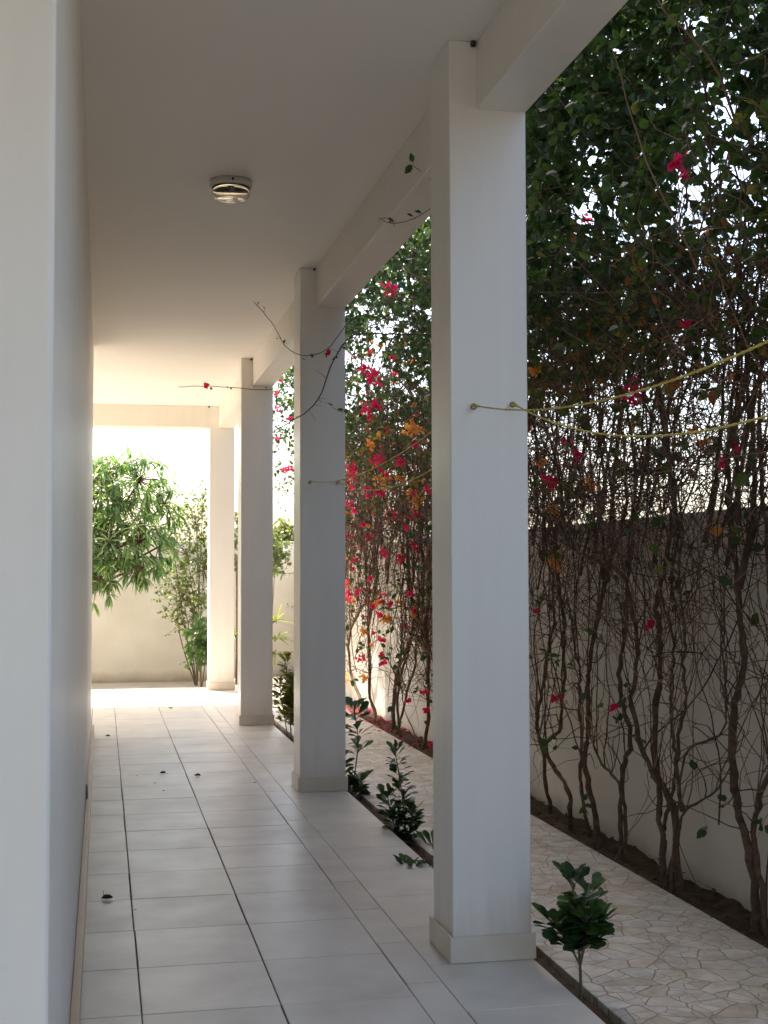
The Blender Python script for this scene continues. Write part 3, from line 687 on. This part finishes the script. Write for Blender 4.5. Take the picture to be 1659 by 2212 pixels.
    for i in range(int(dens*W_)):
        y = rs.uniform(y0, y1); z = 1.5+(top(y)-1.5)*rs.beta(1.7, 1.05)
        nz = noise.noise((y*1.5+7, z*1.5, 0.3))+0.55*noise.noise((y*4.2, z*4.2, 1.3))
        lim = -0.22 if z > 2.6 else -0.06 if z > 2.2 else 0.24
        if y0 < 7.3 and z > 2.6: lim = -0.26
        if nz < lim and rs.rand() < 0.90: continue
        x = rs.uniform(front(y, z), back(y, z))
        if in_gap((x, y, z), 1.7) and rs.rand() < 0.93: continue
        if y > 13.5 and rs.rand() < 0.45: continue
        sprig(tw, lv, (x, y, z), (rs.normal()*0.6-0.15, rs.normal()*0.7, rs.normal()*0.5+0.1), rs.uniform(0.10, 0.26), rs.randint(6, 13), dark=0.06 if z > 3.0 else -0.10 if z > 2.5 else -0.26)  # lower sprigs are coloured paler, standing in for sunlit leaves
    for c, r in CL[k_]['p']: blossom(th, c, r, M_pink, 'magenta blossom'); sprig(tw, lv, (c[0]+0.12, c[1]+rs.uniform(-.15, .15), c[2]+0.1), (-1, 0, -0.4), 0.16, 2, n=3)
    for c, r in CL[k_]['o']: blossom(th, c, r, M_orange, 'apricot orange blossom'); sprig(tw, lv, (c[0]+0.12, c[1]+rs.uniform(-.15, .15), c[2]+0.1), (-1, 0, -0.4), 0.16, 2, n=3)
    if k_ == 'N':     # its crown leans in over the path, seen in the far gap
        for i in range(120):
            yy_ = rs.uniform(14.4, 15.9); q = at(rs.uniform(583, 665), 780+270*rs.rand()**1.4, Y=yy_)
            Q = wander(q+Vector((0.25, 0, 0.15)), (-0.9, rs.normal()*0.4, -0.7), rs.uniform(0.25, 0.5), 6, 0.2, -0.04)
            tw.tube(Q, np.linspace(0.003, 0.0012, 7), 3, rs.rand(), cap=False)
            sprig(tw, lv, Q[-3], (rs.normal()*0.6-0.3, rs.normal()*0.5, -0.5), rs.uniform(0.12, 0.3), rs.randint(4, 9))
        for x, y, r in ((597,850,9),(601,882,9),(598,948,8),(615,1014,12),(628,1011,9),(624,905,8),(606,820,7)):
            blossom(th, at(x, y, Y=15.0), r*15/2905, M_pink, 'magenta blossom')
    PL[k_]['th'] = th
    tr.build('trunk', M_bark, th, smooth=True); tw.build('twigs', M_twig, th); lv.build('foliage', M_leaf, th)

# sprays that reach in between the pillars
def spray(plant, pts, r0, leafs=1.0, thorns=0, pinks=(), tail=None, lf=(0.018, 0.032)):
    """pts: (x, y, Y) spots of the photograph at distance Y"""
    th = PL[plant]['th']; tw, lv, pk = MB(), MB(), MB()
    P = [at(x, y, Y=Y) for x, y, Y in pts]
    if tail: P = [Vector(q) for q in tail]+P
    Q = resample(P, len(P)*5); m = len(Q); Q += rs.normal(size=Q.shape)*0.0015
    tw.tube(Q, np.linspace(r0, r0*0.45, m), 5, 0.2)
    n0 = len(tail)*5 if tail else 2
    for i in range(n0, m):
        if rs.rand() < 0.42*leafs:
            dd = unit(1)[0]*0.9+np.array([0, 0, 0.1]); k2 = rs.randint(1, 3)
            sprig(tw, lv, Q[i], dd, rs.uniform(0.012, 0.03), k2, 0.0011, lf, n=2, jit=0.1)
    for i in range(thorns):
        j = rs.randint(n0, m-1); q = Q[j]; d = unit(1)[0]; L = rs.uniform(0.03, 0.11)
        tw.tube([q, q+d*L*0.5, q+d*L+np.array([0, 0, -0.004])], [0.0013, 0.001, 0.0006], 3, 0.2)
    e = Q[-1]
    o = tw.build('overhanging_branch', M_twig, th)
    if lv.n: lv.build('leaves', M_leaf, o)
    for x, y, Y, r in pinks: blossom(o, at(x, y, Y=Y), r, M_pink, 'magenta blossom')
spray('J', [(770,680,7.6),(745,705,7.6),(718,745,7.6),(700,762,7.6),(672,768,7.6),(645,768,7.6),(622,755,7.6),(610,742,7.6),(598,712,7.6),(575,682,7.6),(548,652,7.6)], 0.004, 1.1,
      pinks=[(708,765,7.6,0.018)], tail=[(2.3, 8.9, 2.95), (2.0, 8.2, 2.85)])
spray('J', [(760,720,7.55),(738,748,7.55),(712,795,7.55),(702,830,7.55),(690,862,7.55),(665,890,7.55),(640,905,7.6),(612,918,7.6),(590,935,7.6)], 0.0065, 0.6, 34,
      tail=[(2.3, 8.7, 2.8), (2.0, 8.0, 2.75)])
spray('J', [(755,893,7.6),(740,893,7.6),(722,890,7.6),(712,882,7.6),(708,868,7.6)], 0.002, 2.4, tail=[(2.3, 8.6, 2.4)], lf=(0.03, 0.045))
spray('G', [(615,835,11.15),(590,842,11.15),(560,843,11.15),(520,838,11.15),(480,836,11.15),(440,833,11.15),(410,835,11.15),(385,836,11.15)], 0.0055, 0.9, 8,
      pinks=[(444,833,11.15,0.022)], tail=[(2.3, 12.6, 3.0), (1.9, 11.6, 2.95)])
spray('K', [(960,425,5.4),(940,440,5.4),(925,455,5.4),(905,470,5.4),(880,478,5.4),(855,485,5.4),(830,488,5.4),(818,470,5.4)], 0.003, 1.6, tail=[(2.3, 7.0, 3.0), (1.9, 6.2, 3.0)], lf=(0.026, 0.042))
spray('K', [(950,400,5.2),(930,388,5.2),(915,380,5.2),(903,372,5.2),(893,358,5.2)], 0.0025, 3.0, tail=[(2.3, 6.9, 3.1), (1.9, 5.8, 3.05)], lf=(0.035, 0.055))
# thin sprays hanging in the far gap
for pts in ([(640,800,15.4),(612,850,15.4),(600,905,15.5),(596,960,15.5),(602,1010,15.5),(630,1012,15.6)], [(650,830,15.8),(628,900,15.8),(610,985,15.8),(600,1080,15.8),(605,1120,15.8)],
            [(660,900,15.6),(634,960,15.6),(620,1010,15.6),(640,1140,15.7),(628,1190,15.7),(618,1235,15.7),(604,1240,15.7)],
            [(596,850,15.2),(590,980,15.3),(608,1070,15.3),(634,1160,15.3)], [(509,870,15.3),(505,900,15.3),(507,960,15.3),(504,985,15.3),(508,1010,15.3)],
            [(650,1235,15.5),(630,1238,15.5),(612,1240,15.5),(600,1240,15.5),(596,1225,15.5)], [(655,1305,15.5),(632,1308,15.5),(618,1312,15.5)]):
    P0_ = at(*pts[0][:2], Y=pts[0][2])
    spray('N', pts, 0.004, 2.6, 6, tail=[(2.2, P0_.y, P0_.z+0.35), (P0_.x+0.2, P0_.y, P0_.z+0.2)])

# fallen bracts and leaf litter on the soil: nobody could count them
lt = MB(); n = 900
yy = rs.uniform(3.2, 15, n); xx = rs.uniform(XPO-0.02, XCW-0.02, n)
P = np.stack([xx, yy, np.full(n, GS+0.022)], 1)
lt.leaves(P, np.stack([rs.normal(size=n), rs.normal(size=n), rs.normal(size=n)*0.15], 1), np.stack([rs.normal(size=n)*0.3, rs.normal(size=n)*0.3, np.ones(n)], 1), rs.uniform(0.02, 0.04, n), rs.uniform(0.015, 0.03, n), OV, rs.rand(n))
tag(lt.build('leaf_litter', M_dry), 'dry leaf litter on the soil below the bougainvillea', 'leaf litter', kind='stuff')
lt = MB()
for y, c_ in ((9.4, 8), (10.4, 10), (11.4, 26), (12.2, 34), (13.0, 40)):
    n = c_*2
    P = np.stack([rs.uniform(XPO-0.06, XCW-0.02, n), y+rs.normal(size=n)*0.22, np.full(n, GS+0.026)], 1); P[:, 2] = np.where(P[:, 0] < XPO, GP+0.004, P[:, 2])
    lt.leaves(P, unit(n)*[1, 1, 0.2], unit(n)*0.4+[0, 0, 1], rs.uniform(0.024, 0.036, n), rs.uniform(0.02, 0.03, n), OV, rs.rand(n))
tag(lt.build('fallen_bracts', M_pink), 'fallen pink bracts scattered at the foot of the far wall stretch', 'petals', kind='stuff')

# ------------------------------------------------------------------ saplings in the planting strip
def sapling(base, stems, leafmat, label, cat='sapling', leaf=(0.045, 0.075), group='young leafy plants in the strip beside the veranda', nper=14, wid=0.5):
    th = empty('sapling', base, label, cat, group)
    st, lv = MB(), MB()
    for (pts, rad, lo_) in stems:
        P = [base+Vector(q) for q in pts]; P[0].z = -0.16 if pts[0][2] < 0.1 else P[0].z
        Q = resample(P, 12); st.tube(Q, np.linspace(rad, rad*0.45, 12), 6, 0.5)
        for k_ in range(int(nper*6*(1-lo_))+5):
            u = 1.0 if k_ < 5 else lo_+(1-lo_)*rs.rand()
            f_ = u*11; i = min(10, int(f_)); q0 = Q[i]*(1-f_+i)+Q[i+1]*(f_-i)
            a = k_*2.4+rs.uniform(-.6, .6); up = rs.uniform(0.0, 0.9) if u < 0.95 else 1.2
            off = rs.uniform(0.0, 0.03)
            d = np.array([math.cos(a), math.sin(a), up]); p0 = q0+d*[1, 1, 0.3]*off
            if off > 0.012: st.tube([q0, p0], [0.0014, 0.001], 3, 0.5, cap=False)
            L = rs.uniform(*leaf)
            lv.leaves([p0], [d], [[rs.normal()*0.45-d[0]*0.5, rs.normal()*0.45-d[1]*0.5, 1.0]], [L], [L*rs.uniform(wid*0.85, wid*1.15)], OBO, [rs.rand()])
    st.build('stem', M_stem, th, smooth=True); lv.build('foliage', leafmat, th, smooth=False)
    return th
def ground_at(x, y): q = at(x, y, Z=-0.11); q.x = 1.49; return q
bA = at(1254, 2128, X=1.49); bA.z = -0.12
sapling(bA, [([(0, 0, 0), (0.002, 0, 0.13), (-0.002, 0.01, 0.24), (-0.012, 0.0, 0.35), (-0.028, 0, 0.44)], 0.0062, 0.50),
             ([(0, 0, 0.17), (0.02, 0.01, 0.23), (0.05, -0.01, 0.30)], 0.004, 0.35), ([(0, 0, 0.17), (-0.03, 0.02, 0.23), (-0.085, 0.01, 0.31)], 0.004, 0.35),
             ([(0, 0, 0.18), (0.0, 0.03, 0.25), (0.045, 0.05, 0.385)], 0.003, 0.35), ([(0, 0, 0.18), (0.0, -0.03, 0.24), (0.01, -0.05, 0.33)], 0.003, 0.35)],
        M_glossleaf, 'dark green sapling on one bare stem, closest to the camera, right of the nearest pillar', leaf=(0.042, 0.068), nper=17, wid=0.62)
bC = at(867, 1800, X=1.49); bC.z = -0.12
sapling(bC, [([(0.02, 0, 0), (0.02, 0, 0.15), (0.0, 0, 0.32), (-0.02, 0, 0.44), (-0.03, 0, 0.50)], 0.005, 0.12), ([(0.0, 0, 0), (-0.03, 0.0, 0.12), (-0.06, 0.0, 0.22), (-0.07, 0, 0.28)], 0.004, 0.2),
             ([(0.02, 0, 0), (0.045, 0.0, 0.10), (0.06, 0.0, 0.20)], 0.004, 0.35)],
        M_glossleaf, 'bushy upright sapling in the middle of the gap between the first and second pillar', leaf=(0.045, 0.072), nper=20, wid=0.58)
bD = at(757, 1712, X=1.49); bD.z = -0.12
sapling(bD, [([(0, 0, 0), (0.02, 0, 0.14), (0.045, 0, 0.3), (0.05, 0, 0.45), (0.02, 0, 0.57)], 0.005, 0.52), ([(0.0, 0, 0), (0.03, 0, 0.08), (0.06, 0, 0.13)], 0.003, 0.2), ([(0, 0, 0), (-0.04, 0, 0.15), (-0.07, 0, 0.26)], 0.003, 0.3)],
        M_glossleaf, 'slender sapling rising beside the right edge of the second pillar', leaf=(0.065, 0.10), nper=12, wid=0.5)
bB = at(960, 1880, X=1.49); bB.z = -0.12
sapling(bB, [([(0, 0, 0), (-0.03, 0.0, 0.06), (-0.09, 0.02, 0.10), (-0.15, 0.03, 0.09)], 0.0035, 0.2), ([(0, 0, 0), (-0.02, 0.02, 0.12), (-0.05, 0.03, 0.2)], 0.0035, 0.5)],
        M_glossleaf, 'low sapling half hidden behind the nearest pillar with one leaf over the floor edge', leaf=(0.06, 0.095), nper=5, wid=0.36)
bE = at(630, 1600, X=1.49); bE.z = -0.12
sapling(bE, [([(0, 0, 0), (-0.01, 0.0, 0.25), (-0.03, 0.0, 0.5), (-0.05, 0, 0.72)], 0.006, 0.36), ([(0.02, 0, 0), (0.03, 0.0, 0.25), (0.05, 0.02, 0.42), (0.06, 0, 0.60)], 0.006, 0.36),
             ([(-0.01, 0.05, 0), (-0.05, 0.05, 0.25), (-0.08, 0.05, 0.40), (-0.09, 0.05, 0.52)], 0.005, 0.42), ([(0.02, 0.1, 0), (0.08, 0.12, 0.3), (0.12, 0.1, 0.5)], 0.005, 0.35),
             ([(0, -0.03, 0.2), (-0.02, -0.06, 0.4), (0.0, -0.08, 0.56)], 0.004, 0.2), ([(0, 0.03, 0.2), (0.02, 0.06, 0.35), (0.03, 0.08, 0.50)], 0.004, 0.2)],
        M_crotonleaf, 'olive green bush on thin bare stems between the second and third pillar', cat='bush', leaf=(0.045, 0.075), nper=34, wid=0.62)

# ------------------------------------------------------------------ mango tree at the far end
def whorl(lv, c, axis, n, L, W, rndlo=0.0, rndhi=1.0, droop=0.5):
    a = np.array(axis, float); a /= np.linalg.norm(a); U = unit(n); U -= (U@a)[:, None]*a*0.6
    D = U+a*0.5; D[:, 2] -= droop
    N_ = unit(n)*0.4+[0, 0, 1]
    lv.leaves(np.array(c)+unit(n)*0.01, D, N_, rs.uniform(L*0.7, L*1.15, n), rs.uniform(W*0.8, W*1.15, n), LAN, rs.uniform(rndlo, rndhi, n))
mb_ = Vector((-0.55, 16.9, -0.22))
mango = empty('mango_tree', mb_, 'mango tree with drooping narrow leaves in front of the far garden wall', 'tree')
tr, lv = MB(), MB()
trunk_top = Vector((-0.42, 16.9, 0.75))
tr.tube(resample([mb_, mb_+Vector((0.03, 0, 0.5)), trunk_top], 10), np.linspace(0.07, 0.05, 10), 10)
blobs = [(262,1085,16.9,0.58,0.55,42),(225,1040,16.7,0.42,0.36,22),(300,1040,16.9,0.40,0.34,20),(235,1180,16.6,0.42,0.42,26),(300,1170,16.6,0.36,0.34,20),(355,1090,17.0,0.26,0.26,9),(345,1180,16.8,0.22,0.28,7),
         (214,1255,16.5,0.20,0.34,10),(300,1225,16.5,0.26,0.16,8),(150,1100,17.0,0.55,0.6,34),(80,1060,17.1,0.5,0.6,26),(150,1230,16.8,0.4,0.4,14)]
for x, y, Y, rx, rz, n in blobs:
    c = at(x, y, Y=Y)
    br = resample([trunk_top, trunk_top.lerp(c, 0.5)+Vector((0, 0, 0.12)), c], 10); tr.tube(br, np.linspace(0.028, 0.010, 10), 6)
    for i in range(int(n*1.7)):
        u = unit(1)[0]*rs.uniform(0.35, 1.0)**0.5
        p = np.array(c)+u*[rx*1.08, rx*0.9, rz*1.1]
        tr.tube(resample([c, np.array(c)*0.5+p*0.5+[0, 0, 0.04], p], 6), np.linspace(0.008, 0.003, 6), 4)
        whorl(lv, p, u+[0, 0, 0.3], rs.randint(8, 14), 0.19, 0.029, 0, 1, 0.5)
tr.build('trunk', M_bark, mango, smooth=True); lv.build('crown', M_mango, mango)

# loose small-leaved shrub, right of the mango
def shrub(name, base, cents, leaf, nl, m, label, cat, sprL=(0.12, 0.3), rtw=0.003, tmpl=None):
    th = empty(name, base, label, cat); st, lv = MB(), MB()
    for x, y, Y, rx, rz, n in cents:
        n = int(n*2.2)
        c = at(x, y, Y=Y)
        Q = resample([base, base.lerp(c, 0.5)+Vector((rs.normal()*0.05, 0, 0.05)), c], 10); st.tube(Q, np.linspace(0.011, 0.004, 10), 5, 0.7)
        for i in range(n):
            u = unit(1)[0]*rs.rand()**0.45; p = np.array(c)+u*[rx, rx*0.8, rz]
            st.tube(resample([np.array(c)+u*[rx, rx, rz]*0.15, p-[0, 0, 0.02], p], 5), np.linspace(0.004, 0.0018, 5), 3, rs.rand(), cap=False)
            sprig(st, lv, p, u+[0, 0, 0.3], rs.uniform(*sprL), nl, 0.0018, leaf, n=4, jit=0.15, grav=-0.02)
    st.build('branches', M_stem, th); lv.build('foliage', m, th)
    return th
sb = at(425, 1480, Y=17.5); sb.z = -0.22
shrub('shrub', sb, [(405,1200,17.5,0.24,0.34,26),(425,1130,17.5,0.17,0.34,24),(438,1090,17.6,0.08,0.2,8),(395,1290,17.4,0.26,0.22,22),(420,1330,17.4,0.20,0.22,18),(380,1270,17.4,0.16,0.10,8),(440,1230,17.6,0.15,0.5,26),(375,1180,17.5,0.12,0.12,5),(432,1390,17.3,0.10,0.12,5)],
      (0.03, 0.058), 9, M_shrub, 'loose airy shrub with tiny yellow green leaves on the far wall beside the mango tree', 'shrub')
sb2 = at(434, 1480, Y=17.0); sb2.z = -0.22
shrub('bush', sb2, [(430,1370,17.0,0.13,0.14,14),(428,1415,17.0,0.13,0.12,14),(442,1400,17.1,0.12,0.2,14)], (0.05, 0.085), 7, M_mango,
      'small bush with broader grey green leaves at the foot of the farthest pillar', 'bush', (0.06, 0.14))
sb3 = at(545, 1490, Y=17.2); sb3.z = -0.22
shrub('citrus_tree', sb3, [(540,1190,17.2,0.30,0.24,34),(575,1180,17.2,0.2,0.14,14),(520,1160,17.3,0.16,0.25,16),(595,1210,17.0,0.10,0.14,9)], (0.05, 0.085), 8, M_shrub,
      'citrus tree whose bright leaves peep out on both sides of the third pillar', 'tree', (0.1, 0.2))
# frangipani with strap leaves
fb = at(511, 1500, Y=16.2); fb.z = -0.22
fr = empty('frangipani', fb, 'frangipani with rosettes of long narrow leaves behind the third pillar', 'plant')
st, lv = MB(), MB()
fork = Vector((fb.x+0.01, fb.y, 0.55))
st.tube(resample([fb, fb.lerp(fork, 0.5), fork, at(511, 1200, Y=16.2)], 14), np.linspace(0.022, 0.012, 14), 8)
for x, y, n in ((503,1368,16),(596,1340,18),(600,1378,18),(594,1412,14),(550,1350,14)):
    c = at(x, y, Y=16.2); st.tube(resample([fork, fork.lerp(c, 0.6)+Vector((0, 0, -0.05)), c], 9), np.linspace(0.016, 0.010, 9), 7)
    whorl(lv, c, (0.1, -0.2, 0.8), n, 0.21, 0.034, 0.4, 1, 0.15)
st.build('stem', M_bark, fr, smooth=True); lv.build('foliage', M_shrub, fr)

# tree far beyond the end wall
def fartree(x, y, Y, R_, label):
    c = at(x, y, Y=Y); b = Vector((c.x, c.y, -0.22)); th = empty('tree', b, label, 'tree', 'trees beyond the end wall'); tr, lv = MB(), MB()
    tr.tube([b, (c.x, c.y, c.z*0.5), c], [0.16, 0.12, 0.05], 8)
    for i in range(60):
        u = unit(1)[0]*rs.rand()**0.4; p = np.array(c)+u*[R_, R_, R_*0.6]
        tr.tube([c, p], [0.03, 0.01], 4)
        n = 26; q = p+unit(n)*rs.rand(n, 1)*R_*0.28
        lv.leaves(q, unit(n), unit(n), rs.uniform(0.10, 0.2, n), rs.uniform(0.07, 0.13, n), OV, rs.rand(n))
    tr.build('trunk', M_bark, th); lv.build('crown', M_shrub, th)
fartree(622, 1178, 38, 0.95, 'pale distant tree rising just above the end wall, left of the second pillar')

# ------------------------------------------------------------------ dry leaves on the floor
DG = 'dry leaves and crumbs on the floor tiles'
def c8(x, y): return (x*.3703, (1900+y*.4822)*.768)
DB = [(625,1305,.045,'dry curled leaf with its stalk up, alone on the narrow left tiles near the camera'),
      (950,572,.040,'largest dark dry leaf in the loose row of crumbs halfway along the floor'),
      (978,574,.016,'dark crumb touching the right side of the largest dry leaf'),
      (1153,587,.042,'flat dry leaf right of the largest one, on the third tile column'),
      (797,588,.018,'small dark crumb left of the largest dry leaf'),
      (759,576,.012,'tiniest crumb, left end of the loose row of crumbs'),
      (903,630,.020,'dark crumb just below and left of the largest dry leaf'),
      (953,673,.018,'dark crumb directly below the largest dry leaf, nearest of that cluster'),
      (630,355,.040,'dry leaf on the left tile column, far along the floor'),
      (995,193,.050,'dry leaf just in front of the sunlit strip of floor, right of centre'),
      (687,188,.025,'small crumb in front of the sunlit strip, close to the left wall'),
      (1487,627,.026,'dark crumb lying in the long joint in front of the second pillar'),
      (790,1370,.014,'bit of debris stuck in the first long joint near the camera')]
for i, (x, y, L, lb) in enumerate(DB):
    px, py = c8(x, y); q = at(px, py, Z=0.002); m = MB()
    n = 1 if L < 0.03 else 2
    for j in range(n):
        a = rs.uniform(0, 6.28)
        nn = 7; V = []; 
        ca, sa = math.cos(a), math.sin(a)
        for u in range(nn):
            uu = u/(nn-1); wv = math.sin(math.pi*min(1, uu*0.96+0.03))**0.7*0.34
            for v in (-1, -0.5, 0, 0.5, 1):
                lx = (uu-0.5)*L; ly = v*wv*L; lz = 0.0015+L*(0.30*abs(v)**1.5*wv*2*(0.5+j)+0.22*(uu-0.5)**2+0.05*rs.rand())
                V.append((q.x+lx*ca-ly*sa, q.y+lx*sa+ly*ca, q.z+lz))
        F = [(u*5+v, u*5+v+1, (u+1)*5+v+1, (u+1)*5+v) for u in range(nn-1) for v in range(4)]
        m.add(V, F, rs.rand()*0.6)
    if i == 0: m.tube([(q.x-0.012, q.y, q.z+0.004), (q.x-0.014, q.y, q.z+0.02), (q.x-0.016, q.y, q.z+0.036)], [0.0012, 0.001, 0.0007], 5)
    o = m.build('dry_leaf', M_dry, origin=tuple(q)); tag(o, lb, 'dry leaf', DG)
